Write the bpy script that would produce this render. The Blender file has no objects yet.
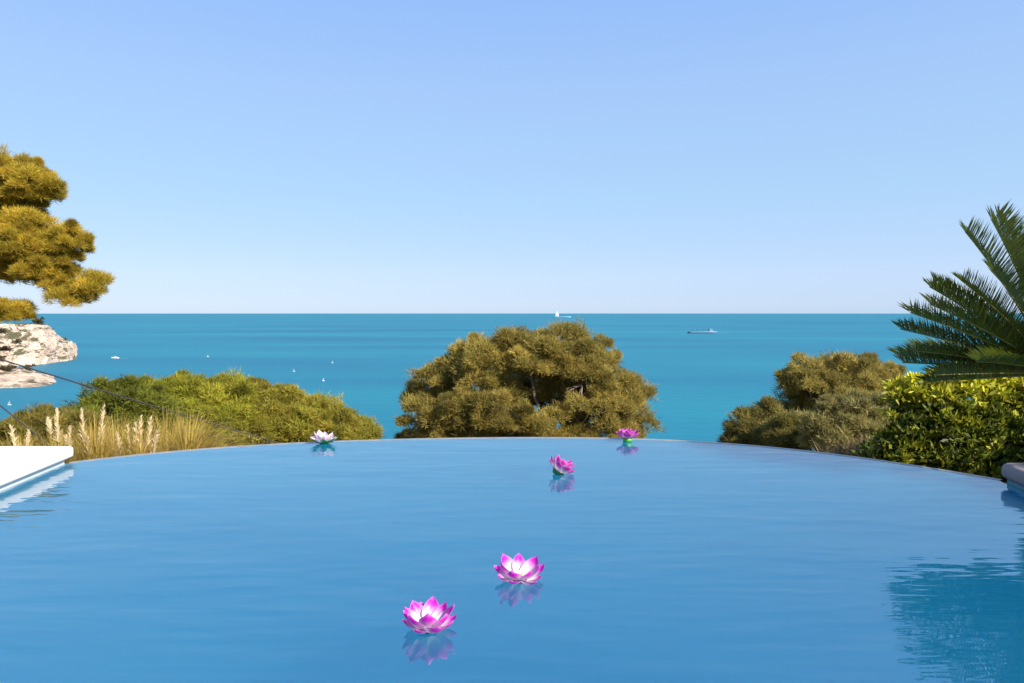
import bpy, bmesh, math, random
import numpy as np
from mathutils import Vector, Matrix, noise

rng = np.random.default_rng(7)
random.seed(7)
SC = bpy.context.scene
COL = SC.collection
PI = math.pi
F, CX, CY = 683.0, 512.0, 341.5
PITCH = math.atan(28.5 / F)
EYE = 1.5
SEA_Z = -60.0


def ray(x, y):
    a = (x - CX) / F
    b = (CY - y) / F
    return np.array([a, math.cos(PITCH) + b * math.sin(PITCH), -math.sin(PITCH) + b * math.cos(PITCH)])


def on(x, y, z):
    r = ray(x, y)
    return r * ((z - EYE) / r[2]) + np.array([0, 0, EYE])


def at(x, y, Y):
    r = ray(x, y)
    return r * (Y / r[1]) + np.array([0, 0, EYE])


# ------------------------------------------------------------------ objects
def tag(o, label=None, cat=None, group=None, kind=None):
    if label: o['label'] = label
    if cat: o['category'] = cat
    if group: o['group'] = group
    if kind: o['kind'] = kind
    return o


def empty(name, loc=(0, 0, 0), rz=0.0):
    o = bpy.data.objects.new(name, None)
    o.empty_display_size = 0.2
    o.location = loc
    o.rotation_euler = (0, 0, rz)
    COL.objects.link(o)
    return o


def link(name, me, mat, parent=None):
    o = bpy.data.objects.new(name, me)
    if mat is not None and not me.materials:
        me.materials.append(mat)
    COL.objects.link(o)
    if parent is not None: o.parent = parent
    return o


def from_bm(name, bm, mat, parent=None, smooth=True):
    me = bpy.data.meshes.new(name)
    bm.normal_update()
    bm.to_mesh(me)
    bm.free()
    if smooth:
        me.polygons.foreach_set('use_smooth', [True] * len(me.polygons))
    return link(name, me, mat, parent)


def poly_mesh(name, verts, faces, tint=None, smooth=False):
    me = bpy.data.meshes.new(name)
    me.from_pydata([tuple(v) for v in verts], [], [tuple(f) for f in faces])
    if tint is not None:
        a = me.color_attributes.new('tint', 'FLOAT_COLOR', 'POINT')
        c = np.ones((len(verts), 4), dtype=np.float32)
        c[:, :3] = tint
        a.data.foreach_set('color', c.ravel())
    if smooth:
        me.polygons.foreach_set('use_smooth', [True] * len(me.polygons))
    me.update()
    return me


def leaf_mesh(name, P, tint):
    """P: (N,k,3) polygons of k corners, tint: (N,3)"""
    N, k, _ = P.shape
    me = bpy.data.meshes.new(name)
    me.vertices.add(N * k)
    me.vertices.foreach_set('co', P.astype(np.float32).ravel())
    me.loops.add(N * k)
    me.loops.foreach_set('vertex_index', np.arange(N * k, dtype=np.int32))
    me.polygons.add(N)
    me.polygons.foreach_set('loop_start', np.arange(0, N * k, k, dtype=np.int32))
    me.polygons.foreach_set('loop_total', np.full(N, k, dtype=np.int32))
    a = me.color_attributes.new('tint', 'FLOAT_COLOR', 'POINT')
    c = np.ones((N, k, 4), dtype=np.float32)
    c[:, :, :3] = np.clip(tint, 0.001, 1)[:, None, :]
    a.data.foreach_set('color', c.ravel())
    me.update(calc_edges=True)
    return me


# ---------------------------------------------------------------- materials
def mat(name):
    m = bpy.data.materials.new(name)
    m.use_nodes = True
    nt = m.node_tree
    nt.nodes.clear()
    out = nt.nodes.new('ShaderNodeOutputMaterial')
    return m, nt, out


def N(nt, t, **kw):
    n = nt.nodes.new(t)
    for k, v in kw.items():
        if k in n.inputs: n.inputs[k].default_value = v
        else: setattr(n, k, v)
    return n


def mixed(nt, a, b, fac_socket):
    mx = nt.nodes.new('ShaderNodeMix')
    mx.data_type = 'RGBA'
    for s, v in ((mx.inputs[6], a), (mx.inputs[7], b)):
        if isinstance(v, tuple): s.default_value = (*v, 1)
        else: nt.links.new(v, s)
    nt.links.new(fac_socket, mx.inputs[0])
    return mx.outputs[2]


def noise_tex(nt, scale, detail=4.0, stretch=None, rough=0.55, coord='Object'):
    tc = nt.nodes.new('ShaderNodeTexCoord')
    src = tc.outputs[coord]
    if stretch:
        mp = nt.nodes.new('ShaderNodeMapping')
        mp.inputs['Scale'].default_value = stretch
        nt.links.new(src, mp.inputs[0])
        src = mp.outputs[0]
    n = N(nt, 'ShaderNodeTexNoise', Scale=scale, Detail=detail, Roughness=rough)
    nt.links.new(src, n.inputs['Vector'])
    return n


def ramp(nt, sock, lo, hi):
    r = nt.nodes.new('ShaderNodeMapRange')
    r.inputs['From Min'].default_value = lo
    r.inputs['From Max'].default_value = hi
    r.clamp = True
    nt.links.new(sock, r.inputs['Value'])
    return r.outputs[0]


def plain(name, col, col2=None, rough=0.6, scale=8.0, bump=0.0, spec=0.5, stretch=None, metallic=0.0, bscale=None):
    m, nt, out = mat(name)
    b = N(nt, 'ShaderNodeBsdfPrincipled', Roughness=rough, Metallic=metallic)
    b.inputs['Specular IOR Level'].default_value = spec
    n = noise_tex(nt, scale, 5, stretch)
    c = mixed(nt, col, col2 or tuple(x * 0.8 for x in col), ramp(nt, n.outputs[0], 0.35, 0.65))
    nt.links.new(c, b.inputs['Base Color'])
    if bump:
        bp = N(nt, 'ShaderNodeBump', Strength=bump, Distance=0.02)
        n2 = noise_tex(nt, bscale or scale * 4, 5)
        nt.links.new(n2.outputs[0], bp.inputs['Height'])
        nt.links.new(bp.outputs[0], b.inputs['Normal'])
    nt.links.new(b.outputs[0], out.inputs[0])
    return m


def leafy(name, rough=0.6, spec=0.25, trans=0.3):
    m, nt, out = mat(name)
    at_ = N(nt, 'ShaderNodeAttribute', attribute_name='tint')
    b = N(nt, 'ShaderNodeBsdfPrincipled', Roughness=rough)
    b.inputs['Specular IOR Level'].default_value = spec
    t = nt.nodes.new('ShaderNodeBsdfTranslucent')
    mx = nt.nodes.new('ShaderNodeMixShader')
    mx.inputs[0].default_value = trans
    nt.links.new(at_.outputs['Color'], b.inputs['Base Color'])
    nt.links.new(at_.outputs['Color'], t.inputs['Color'])
    nt.links.new(b.outputs[0], mx.inputs[1])
    nt.links.new(t.outputs[0], mx.inputs[2])
    nt.links.new(mx.outputs[0], out.inputs[0])
    return m


M = {}
M['needles'] = leafy('pine needles', 0.6, 0.15, 0.48)
M['leaves'] = leafy('glossy leaves', 0.5, 0.25, 0.35)
M['frond'] = leafy('palm leaflets', 0.35, 0.45, 0.2)
M['dry grass'] = leafy('dry grass', 0.6, 0.25, 0.35)
M['petal'] = leafy('petals', 0.4, 0.4, 0.3)
M['bark'] = plain('bark', (0.17, 0.12, 0.085), (0.09, 0.065, 0.05), 0.9, 6, 0.6, 0.15)
M['grey bark'] = plain('grey bark', (0.26, 0.21, 0.17), (0.14, 0.11, 0.09), 0.9, 6, 0.6, 0.15)
M['white stone'] = plain('white stone', (0.76, 0.715, 0.64), (0.70, 0.655, 0.585), 0.6, 5, 0.12, 0.3, bscale=60)
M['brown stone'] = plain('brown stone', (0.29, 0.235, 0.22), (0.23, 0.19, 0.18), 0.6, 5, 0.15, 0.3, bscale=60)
M['pool wall'] = plain('pool wall', (0.55, 0.60, 0.62), (0.45, 0.52, 0.55), 0.5, 7, 0.1, 0.4)
M['wet lip'] = plain('wet lip', (0.26, 0.25, 0.23), (0.18, 0.18, 0.17), 0.3, 9, 0.15, 0.5, bscale=40)
M['teal tile'] = plain('teal tile', (0.04, 0.20, 0.22), (0.03, 0.16, 0.19), 0.25, 20, 0.1, 0.5)
M['terrace'] = plain('terrace stone', (0.50, 0.47, 0.43), (0.44, 0.41, 0.37), 0.7, 3, 0.1, 0.3)
M['soil'] = plain('soil', (0.20, 0.15, 0.09), (0.10, 0.095, 0.045), 0.95, 0.35, 0.8, 0.1)
M['cable'] = plain('cable', (0.025, 0.022, 0.025), (0.02, 0.02, 0.02), 0.6, 5)
M['white paint'] = plain('white paint', (0.6, 0.64, 0.67), (0.54, 0.58, 0.62), 0.35, 0.5)
M['sail'] = plain('sailcloth', (0.42, 0.5, 0.56), (0.36, 0.44, 0.5), 0.7, 1)
M['hazed hull'] = plain('haze tinted hull', (0.055, 0.14, 0.25), (0.05, 0.12, 0.21), 0.5, 0.2)  # blue grey carries the distance haze in the ship's colour
M['dark glass'] = plain('dark glass', (0.03, 0.05, 0.07), (0.03, 0.04, 0.06), 0.1, 1)
M['hazed paint'] = plain('hazed paint', (0.16, 0.30, 0.42), (0.14, 0.27, 0.39), 0.5, 0.2)  # far ships' light parts tinted blue, distance haze put into the colour
M['foam'] = plain('foam', (0.75, 0.8, 0.82), (0.4, 0.6, 0.7), 0.9, 0.3)
M['green plastic'] = plain('green plastic', (0.10, 0.42, 0.03), (0.06, 0.3, 0.03), 0.4, 12)
M['dark green plastic'] = plain('dark green plastic', (0.015, 0.17, 0.05), (0.01, 0.12, 0.03), 0.4, 12)
M['stamen'] = plain('stamen', (0.75, 0.6, 0.25), (0.75, 0.5, 0.4), 0.6, 30)
M['plume'] = M['dry grass']


def water(name, base, base2, nscale, nstretch, ripples, rough, ior, spec, nlo=0.35, nhi=0.65, dist=0.05):
    m, nt, out = mat(name)
    b = N(nt, 'ShaderNodeBsdfPrincipled', Roughness=rough, IOR=ior)
    b.inputs['Specular IOR Level'].default_value = spec
    n = noise_tex(nt, nscale, 4, nstretch)
    c = mixed(nt, base, base2, ramp(nt, n.outputs[0], nlo, nhi))
    nt.links.new(c, b.inputs['Base Color'])
    prev = None
    for sc, st, strength in ripples:
        r = noise_tex(nt, sc, 3, st, 0.5)
        bp = N(nt, 'ShaderNodeBump', Strength=strength, Distance=dist)
        nt.links.new(r.outputs[0], bp.inputs['Height'])
        if prev: nt.links.new(prev, bp.inputs['Normal'])
        prev = bp.outputs[0]
    nt.links.new(prev, b.inputs['Normal'])
    nt.links.new(b.outputs[0], out.inputs[0])
    return m


def clear_water(name, ior, ripples, dist):
    m, nt, out = mat(name)
    b = N(nt, 'ShaderNodeBsdfPrincipled', Roughness=0.0, IOR=ior)
    b.inputs['Transmission Weight'].default_value = 1.0
    b.inputs['Base Color'].default_value = (0.90, 0.98, 1.0, 1)
    prev = None
    for sc, st, strength in ripples:
        r = noise_tex(nt, sc, 2, st, 0.5)
        bp = N(nt, 'ShaderNodeBump', Strength=strength, Distance=dist)
        nt.links.new(r.outputs[0], bp.inputs['Height'])
        if prev: nt.links.new(prev, bp.inputs['Normal'])
        prev = bp.outputs[0]
    nt.links.new(prev, b.inputs['Normal'])
    nt.links.new(b.outputs[0], out.inputs[0])
    return m


M['pool water'] = clear_water('pool water', 2.25, [(1.3, (0.6, 1.6, 1), 0.18), (5.0, (0.4, 1.7, 1), 0.075)], 0.06)
M['pool paint'] = plain('pool paint', (0.008, 0.52, 0.78), (0.007, 0.49, 0.76), 0.6, 0.4)
M['sea'] = water('sea', (0.003, 0.112, 0.195), (0.007, 0.178, 0.235), 0.0035, (0.22, 1.0, 1),
                 [(0.10, (0.6, 1, 1), 0.5), (0.6, (0.6, 1, 1), 0.4)], 0.42, 1.33, 0.16, dist=1.2)


# ------------------------------------------------------------ mesh utilities
def tube(bm, pts, radii, sides=8, cap=True):
    rings = []
    n = len(pts)
    pts = [Vector(p) for p in pts]
    for i, p in enumerate(pts):
        d = (pts[min(i + 1, n - 1)] - pts[max(i - 1, 0)]).normalized()
        up = Vector((0, 0, 1)) if abs(d.z) < 0.9 else Vector((1, 0, 0))
        u = d.cross(up).normalized()
        v = d.cross(u).normalized()
        r = radii[i] if hasattr(radii, '__len__') else radii
        rings.append([bm.verts.new(p + (u * math.cos(2 * PI * k / sides) + v * math.sin(2 * PI * k / sides)) * r) for k in range(sides)])
    for a, b in zip(rings, rings[1:]):
        for k in range(sides):
            bm.faces.new((a[k], a[(k + 1) % sides], b[(k + 1) % sides], b[k]))
    if cap:
        bm.faces.new(rings[0][::-1])
        bm.faces.new(rings[-1])


def prism(bm, outline, z0, z1):
    a = [bm.verts.new((x, y, z0)) for x, y in outline]
    b = [bm.verts.new((x, y, z1)) for x, y in outline]
    n = len(outline)
    bm.faces.new(a[::-1])
    bm.faces.new(b)
    for i in range(n):
        bm.faces.new((a[i], a[(i + 1) % n], b[(i + 1) % n], b[i]))


def box(bm, c, s, bevel=0.0):
    r = bmesh.ops.create_cube(bm, size=1, matrix=Matrix.Translation(c) @ Matrix.Diagonal((*s, 1)))
    if bevel:
        es = set(e for v in r['verts'] for e in v.link_edges)
        bmesh.ops.bevel(bm, geom=list(es), offset=bevel, segments=3, affect='EDGES', profile=0.5)


def unit(v):
    return v / (np.linalg.norm(v, axis=-1, keepdims=True) + 1e-9)


# ------------------------------------------------------------------ foliage
def blades(centers, radii, n_per, L, W, cols, up=0.35, flat=0.85, jitter=0.9, cj=0.11, k=3, droop=0.0, face=1.0):
    """needle / leaf blades covering puffs: centers (C,3), radii (C,), cols (C,3)"""
    C = len(centers)
    d = unit(rng.normal(size=(C, n_per, 3)))
    d[..., 2] = np.where(d[..., 2] < -0.35, -d[..., 2], d[..., 2])
    rad = rng.uniform(0.6, 1.0, size=(C, n_per, 1))
    # every puff is lumpy in its own way
    for _ in range(3):
        kv = rng.normal(size=(C, 1, 3)) * 3.2
        rad = rad * (1 + 0.2 * np.sin((d * kv).sum(-1, keepdims=True) + rng.uniform(0, 6, size=(C, 1, 1))))
    p = centers[:, None, :] + d * rad * radii[:, None, None] * np.array([1, 1, flat])
    dirv = unit(d + rng.normal(size=d.shape) * jitter + np.array([0, 0, up - droop]))
    side = unit(np.cross(dirv, d * face + rng.normal(size=d.shape) * 0.6))
    l = L * rng.uniform(0.6, 1.3, size=(C, n_per, 1))
    w = W * rng.uniform(0.7, 1.3, size=(C, n_per, 1))
    if k == 3:
        P = np.stack([p - side * w * .5, p + side * w * .5, p + dirv * l], axis=2)
    else:
        nrm = np.cross(dirv, side)
        P = np.stack([p, p + dirv * l * .45 + side * w * .5 + nrm * w * .12, p + dirv * l, p + dirv * l * .45 - side * w * .5 + nrm * w * .12], axis=2)
    col = cols[:, None, :] * (1 + rng.normal(size=(C, n_per, 1)) * cj) * (1 + rng.normal(size=(C, n_per, 3)) * 0.05)
    return P.reshape(-1, k, 3), col.reshape(-1, 3)


def lobe_puffs(lobes, spacing, r_lo, r_hi, below=-0.45, inner=0.12, stray=0.45, holes=()):
    """lobes: (cx,cy,cz,rx,ry,rz) -> puff centres on their surfaces, kept out of other lobes' insides"""
    out, rad = [], []
    L = np.array(lobes, float)
    for i, lb in enumerate(L):
        c, r = lb[:3], lb[3:6]
        area = 4 * PI * ((r[0] * r[1]) ** 1.6 / 3 + (r[0] * r[2]) ** 1.6 / 3 + (r[1] * r[2]) ** 1.6 / 3) ** (1 / 1.6)
        n = max(6, int(area / (spacing * spacing)))
        g = np.arange(n) + 0.5
        ph = np.arccos(1 - 2 * g / n)
        th = PI * (1 + 5 ** 0.5) * g + rng.uniform(0, 6)
        d = np.c_[np.cos(th) * np.sin(ph), np.sin(th) * np.sin(ph), np.cos(ph)]
        d = unit(d + rng.normal(size=d.shape) * 0.16)
        k = rng.uniform(0.80, 1.08, size=(n, 1))
        k = np.where(rng.uniform(size=(n, 1)) < inner, k * 0.7, k)
        p = c + d * r * k
        keep = d[:, 2] > below
        for j, lo in enumerate(L):
            if j != i:
                keep &= (((p - lo[:3]) / lo[3:6]) ** 2).sum(1) > 0.55
        p, d, r_ = p[keep], d[keep], rng.uniform(r_lo, r_hi, size=keep.sum()) * np.exp(np.clip(rng.normal(size=keep.sum()), -2, 1.2) * 0.16)
        # loose sprays standing off the main mass
        st = rng.uniform(size=len(p)) < stray
        sp_ = p[st] + d[st] * r_[st, None] * rng.uniform(0.35, 0.75, size=(st.sum(), 1)) + np.clip(rng.normal(size=(st.sum(), 3)), -1.2, 1.2) * r_[st, None] * 0.22
        out += [p, sp_]
        rad += [r_, r_[st] * rng.uniform(0.35, 0.6, size=st.sum())]
    P_, R_ = np.concatenate(out), np.concatenate(rad)
    for hc, hr in holes:
        k_ = np.linalg.norm(P_ - np.array(hc), axis=1) > hr
        P_, R_ = P_[k_], R_[k_]
    return P_, R_


def puff_cols(n, base, alt, amount=0.35, val=0.22):
    t = rng.uniform(size=(n, 1)) ** 1.5 * amount * 2
    t = np.clip(t, 0, 1)
    c = np.array(base) * (1 - t) + np.array(alt) * t
    return c * (1 + rng.normal(size=(n, 1)) * val).clip(0.5, 1.6)


def limbs(bm, base, top, lobes, puffs, r0, r1, n_twigs=60, fork=0.35):
    """a bent tapering trunk, a limb to every lobe, twigs to the puffs"""
    base, top = np.array(base, float), np.array(top, float)
    n = 9
    tr = []
    for i in range(n):
        t = i / (n - 1)
        p = base * (1 - t) + top * t
        wob = 0.25 * r0 * 3 * math.sin(t * 4.2 + base[0])
        tr.append(p + np.array([wob, 0.6 * wob, 0]))
    tube(bm, tr, [r0 * (1 - t / (n - 1)) + r1 * t / (n - 1) for t in range(n)], 10)
    for lb in lobes:
        c = np.array(lb[:3])
        s = tr[int((n - 1) * random.uniform(fork, 0.9))]
        ctl = s * 0.4 + c * 0.6
        ctl[2] = s[2] * 0.65 + c[2] * 0.35
        pts = []
        for t in np.linspace(0, 1, 7):
            q = s * (1 - t) ** 2 + ctl * 2 * t * (1 - t) + c * t * t
            pts.append(q + rng.normal(size=3) * 0.04 * np.linalg.norm(c - s) * (0 < t < 1) * 0.5)
        tube(bm, pts, [r1 * 0.9 * (1 - 0.75 * t) for t in np.linspace(0, 1, 7)], 7)
    idx = rng.choice(len(puffs), min(n_twigs, len(puffs)), replace=False)
    LC = np.array([l[:3] for l in lobes])
    for i in idx:
        p = puffs[i]
        c = LC[np.argmin(((LC - p) ** 2).sum(1))]
        mid = (p + c) / 2 - np.array([0, 0, 0.08 * np.linalg.norm(p - c)])
        tube(bm, [c, mid, p], [r1 * 0.28, r1 * 0.2, r1 * 0.08], 5)


def tree(name, label, cat, base, lobes, spacing, r_lo, r_hi, n_per, L, W, col, alt, trunk, top, group=None,
         bark='bark', material='needles', twigs=60, below=-0.45, amount=0.35, inner=0.12, extra=None, fork=0.35, sunlit_z=None, stray=0.45, holes=(), **kw):
    root = empty(name, base)
    tag(root, label, cat, group)
    b = np.array(base)
    p, r = lobe_puffs(lobes, spacing, r_lo, r_hi, below, inner, stray, holes)
    cols = puff_cols(len(p), col, alt, amount)
    P, C = blades(p, r, n_per, L, W, cols, **kw)
    if sunlit_z:
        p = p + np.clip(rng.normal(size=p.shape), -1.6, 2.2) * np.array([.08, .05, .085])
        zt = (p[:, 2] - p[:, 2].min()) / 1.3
        hh = np.clip((p[:, 2] - sunlit_z) / 0.45, 0, 1)[:, None] * rng.uniform(0.2, 1, size=(len(p), 1))
        cols = cols * (1 - hh) + np.array((0.80, 0.74, 0.04)) * hh  # sunlit yellow painted into the leaf colour towards the hedge top
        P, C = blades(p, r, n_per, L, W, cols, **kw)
    if extra is not None:
        P = np.concatenate([P, extra[0]])
        C = np.concatenate([C, extra[1]])
    link('crown', leaf_mesh('crown', P - b, C), M[material], root)
    bm = bmesh.new()
    near = [l for l in lobes if np.hypot(l[0] - top[0], l[1] - top[1]) < 1.0] if sunlit_z else lobes
    limbs(bm, base, top, near, p if not sunlit_z else p[np.hypot(p[:, 0] - top[0], p[:, 1] - top[1]) < 1.2], trunk, trunk * 0.55, twigs, fork)
    bmesh.ops.translate(bm, verts=bm.verts, vec=Vector(-b))
    from_bm('trunk', bm, M[bark], root)
    return root


def pxlobes(rows, Y):
    """(px, py, rx_px, rz_px, dY, ry_factor) -> metre ellipsoids round distance Y"""
    out = []
    for px, py, rx, rz, dy, fy in rows:
        YY = Y + dy
        c = at(px, py, YY)
        out.append((*c, rx * YY / F, rx * YY / F * fy, rz * YY / F))
    return out


# ================================================================ SETTING
world = bpy.data.worlds.new('World')
SC.world = world
world.use_nodes = True
wn = world.node_tree
sky = wn.nodes.new('ShaderNodeTexSky')
sky.sky_type = 'NISHITA'
sky.sun_disc = False
SUN_EL = math.radians(36)
SUN_AZ = math.radians(132)         # clockwise from +Y: to the right and a little behind the camera
sky.sun_elevation = SUN_EL
sky.sun_rotation = SUN_AZ
sky.altitude = 60
sky.air_density = 1.0
sky.dust_density = 0.0
sky.ozone_density = 2.0
bg = wn.nodes['Background']
bg.inputs[1].default_value = 0.13
# even out the horizon: the low sky is a pale clear blue, not the yellow of the model
wt = wn.nodes.new('ShaderNodeTexCoord')
ws_ = wn.nodes.new('ShaderNodeSeparateXYZ')
wn.links.new(wt.outputs['Generated'], ws_.inputs[0])
cr = wn.nodes.new('ShaderNodeValToRGB')
cr.color_ramp.elements[0].position = 0.0
cr.color_ramp.elements[0].color = (0.33, 0.54, 0.85, 1)
cr.color_ramp.elements[1].position = 1.0
cr.color_ramp.elements[1].color = (0.10, 0.22, 0.60, 1)
for p_, c_ in ((0.012, (0.40, 0.57, 0.87)), (0.05, (0.46, 0.61, 0.91)), (0.16, (0.40, 0.62, 0.90)), (0.30, (0.375, 0.58, 0.94)), (0.43, (0.295, 0.51, 0.97))):
    e_ = cr.color_ramp.elements.new(p_)
    e_.color = (*c_, 1)
wn.links.new(ws_.outputs['Z'], cr.inputs[0])
sc_ = wn.nodes.new('ShaderNodeVectorMath')
sc_.operation = 'SCALE'
sc_.inputs['Scale'].default_value = 0.5 / 0.13
wn.links.new(cr.outputs[0], sc_.inputs[0])
mxw = wn.nodes.new('ShaderNodeMix')
mxw.data_type = 'RGBA'
mxw.inputs[0].default_value = 0.88
wn.links.new(sky.outputs[0], mxw.inputs[6])
wn.links.new(sc_.outputs[0], mxw.inputs[7])
wn.links.new(mxw.outputs[2], bg.inputs[0])

sun = bpy.data.lights.new('sun', 'SUN')
sun.energy = 4.8
sun.angle = math.radians(0.5)
sun.color = (1.0, 0.93, 0.82)
so = bpy.data.objects.new('sun', sun)
COL.objects.link(so)
to_sun = Vector((math.sin(SUN_AZ) * math.cos(SUN_EL), math.cos(SUN_AZ) * math.cos(SUN_EL), math.sin(SUN_EL)))
so.rotation_euler = to_sun.to_track_quat('Z', 'Y').to_euler()
so.location = to_sun * 50

cam = bpy.data.cameras.new('camera')
cam.lens = 36.0 * F / 1024.0
cam.sensor_width = 36.0
cam.clip_start = 0.05
cam.clip_end = 200000
co = bpy.data.objects.new('camera', cam)
COL.objects.link(co)
co.location = (0, 0, EYE)
co.rotation_euler = (PI / 2 - PITCH, 0, 0)
SC.camera = co

SC.view_settings.view_transform = 'Standard'
SC.view_settings.look = 'None'
SC.view_settings.exposure = 1.0
SC.view_settings.gamma = 1
SC.view_settings.use_curve_mapping = False

# sea: one disc to the horizon
bm = bmesh.new()
bmesh.ops.create_circle(bm, cap_ends=True, radius=90000, segments=256)
o = from_bm('sea', bm, M['sea'])
o.location = (0, 0, SEA_Z)
tag(o, kind='structure')

# pool edge curve from the photo's waterline
EP = [(78, 462), (140, 455.8), (220, 448.4), (320, 443), (420, 439), (512, 438), (640, 440.6), (740, 445.4), (820, 453.0), (900, 463.8), (1000, 481.4)]
EQ = np.array([on(x, y, 0)[:2] for x, y in EP])
EC = np.polyfit(EQ[:, 0], EQ[:, 1], 4)
edge_y = lambda x: float(np.polyval(EC, x))
XL, XR = -4.42, 4.36
ex = np.linspace(XL, XR, 90)
EDGE = np.array([[x, edge_y(x)] for x in ex])
tan = unit(np.gradient(EDGE, axis=0))
NOR = np.c_[-tan[:, 1], tan[:, 0]]
NOR *= np.sign((NOR[:, 1:2] + 1e-6))


# terrain: a hillside falling from the terrace to the sea
def ground_z(x, y):
    d = max(0.0, y - 9.5)
    z = -1.15 - 0.30 * d
    side = max(0.0, abs(x) - 30)
    z -= 0.0 * side
    z += 20 * math.exp(-(((x + 88) / 18) ** 2 + ((y - 80) / 20) ** 2))
    z += 0.5 * min(1, d / 10) * noise.fractal(Vector((x * 0.08, y * 0.08, 0)), 1.0, 2.0, 4)
    if abs(x) < 5.4 and y < 8.8: z = -2.2
    elif y < 12 and x > 4.6: z = max(z, -0.75 - 0.25 * max(0, y - 9))
    return max(z, SEA_Z - 3)


xs = np.unique(np.concatenate([np.linspace(-260, -40, 34), np.linspace(-40, -12, 24), np.linspace(-12, 12, 80), np.linspace(12, 40, 24), np.linspace(40, 260, 34)]))
ys = np.unique(np.concatenate([np.linspace(-30, -4, 8), np.linspace(-4, 16, 60), np.linspace(16, 70, 40), np.linspace(70, 230, 40)]))
V = [(x, y, ground_z(x, y)) for y in ys for x in xs]
nx = len(xs)
Fc = [(j * nx + i, j * nx + i + 1, (j + 1) * nx + i + 1, (j + 1) * nx + i) for j in range(len(ys) - 1) for i in range(nx - 1)]
tag(link('hillside', poly_mesh('hillside', V, Fc, smooth=True), M['soil']), kind='structure')

# ------------------------------------------------------------------- pool
YB = 0.9
wl = [(-4.34, YB), (-4.34, 6.7)]
outline = [(-3.76, YB), (-4.56, 6.70), (-4.47, 6.73)] + [tuple(p) for p in EDGE if -4.40 < p[0] < 4.3] + [tuple(EDGE[-1]), (4.34, 5.94), (3.62, YB)]
bm = bmesh.new()
vs = [bm.verts.new((x, y, 0)) for x, y in outline]
f = bm.faces.new(vs)
bm.normal_update()
if f.normal.z < 0: f.normal_flip()
bmesh.ops.triangulate(bm, faces=[f])
tag(from_bm('pool_water', bm, M['pool water'], smooth=False), kind='structure')

pool = empty('infinity_pool', (0, 4, -1.2))
tag(pool, 'curved infinity pool wall with a thin wet stone overflow edge', 'pool')
# overflow lip: a rounded narrow kerb following the curve
bm = bmesh.new()
prof = [(0.0, -0.9), (0.0, -0.002), (0.004, 0.002), (0.045, 0.004), (0.08, 0.001), (0.095, -0.012), (0.095, -1.6)]
rings = []
for q, nn in zip(EDGE, NOR):
    rings.append([bm.verts.new((q[0] + nn[0] * a, q[1] + nn[1] * a, z)) for a, z in prof])
for a, b in zip(rings, rings[1:]):
    for k in range(len(prof) - 1):
        bm.faces.new((a[k], b[k], b[k + 1], a[k + 1]))
for v in bm.verts: v.co -= pool.location
from_bm('overflow_edge', bm, M['wet lip'], pool, smooth=False)
# side walls and floor of the basin
def slab(bm, a, b, th, z0, z1):
    a, b = np.array(a, float), np.array(b, float)
    d = unit(b - a)
    n = np.array([d[1], -d[0]]) * th
    prism(bm, [tuple(a), tuple(b), tuple(b + n), tuple(a + n)], z0, z1)


for a_, b_, th_ in (((-4.57, 6.72), (-3.77, YB - .05), -0.12), ((3.64, YB - .05), (4.36, 5.95), 0.12)):
    bm = bmesh.new()
    slab(bm, a_, b_, th_, -1.06, 0.045)
    for v in bm.verts: v.co -= pool.location
    bmesh.ops.recalc_face_normals(bm, faces=bm.faces)
    from_bm('side_wall', bm, M['pool wall'], pool, smooth=False)
# one smooth bowl: sides and floor flow into each other
oc = np.array([-0.1, 4.3])
dense = []
for a_, b_ in zip(outline, outline[1:] + outline[:1]):
    a_, b_ = np.array(a_), np.array(b_)
    m_ = max(1, int(np.linalg.norm(b_ - a_) / 0.15))
    dense += [a_ + (b_ - a_) * t / m_ for t in range(m_)]
bm = bmesh.new()
rings = []
for f_ in np.linspace(0, 1, 22)[:-1]:
    z_ = -0.012 - 1.25 * (1 - (1 - f_) ** 2.2)
    rings.append([bm.verts.new((*(q + (oc - q) * f_ * 0.999), z_)) for q in dense])
for a_, b_ in zip(rings, rings[1:]):
    for k in range(len(dense)):
        k2 = (k + 1) % len(dense)
        bm.faces.new((a_[k], a_[k2], b_[k2], b_[k]))
bm.faces.new(rings[-1])
for v in bm.verts: v.co -= pool.location
bmesh.ops.recalc_face_normals(bm, faces=bm.faces)
from_bm('basin', bm, M['pool paint'], pool, smooth=True)
bm = bmesh.new()
slab(bm, (3.626, YB), (4.347, 5.94), 0.010, -0.10, 0.04)
for v in bm.verts: v.co -= pool.location
bmesh.ops.recalc_face_normals(bm, faces=bm.faces)
from_bm('waterline_tile', bm, M['teal tile'], pool, smooth=False)


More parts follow.
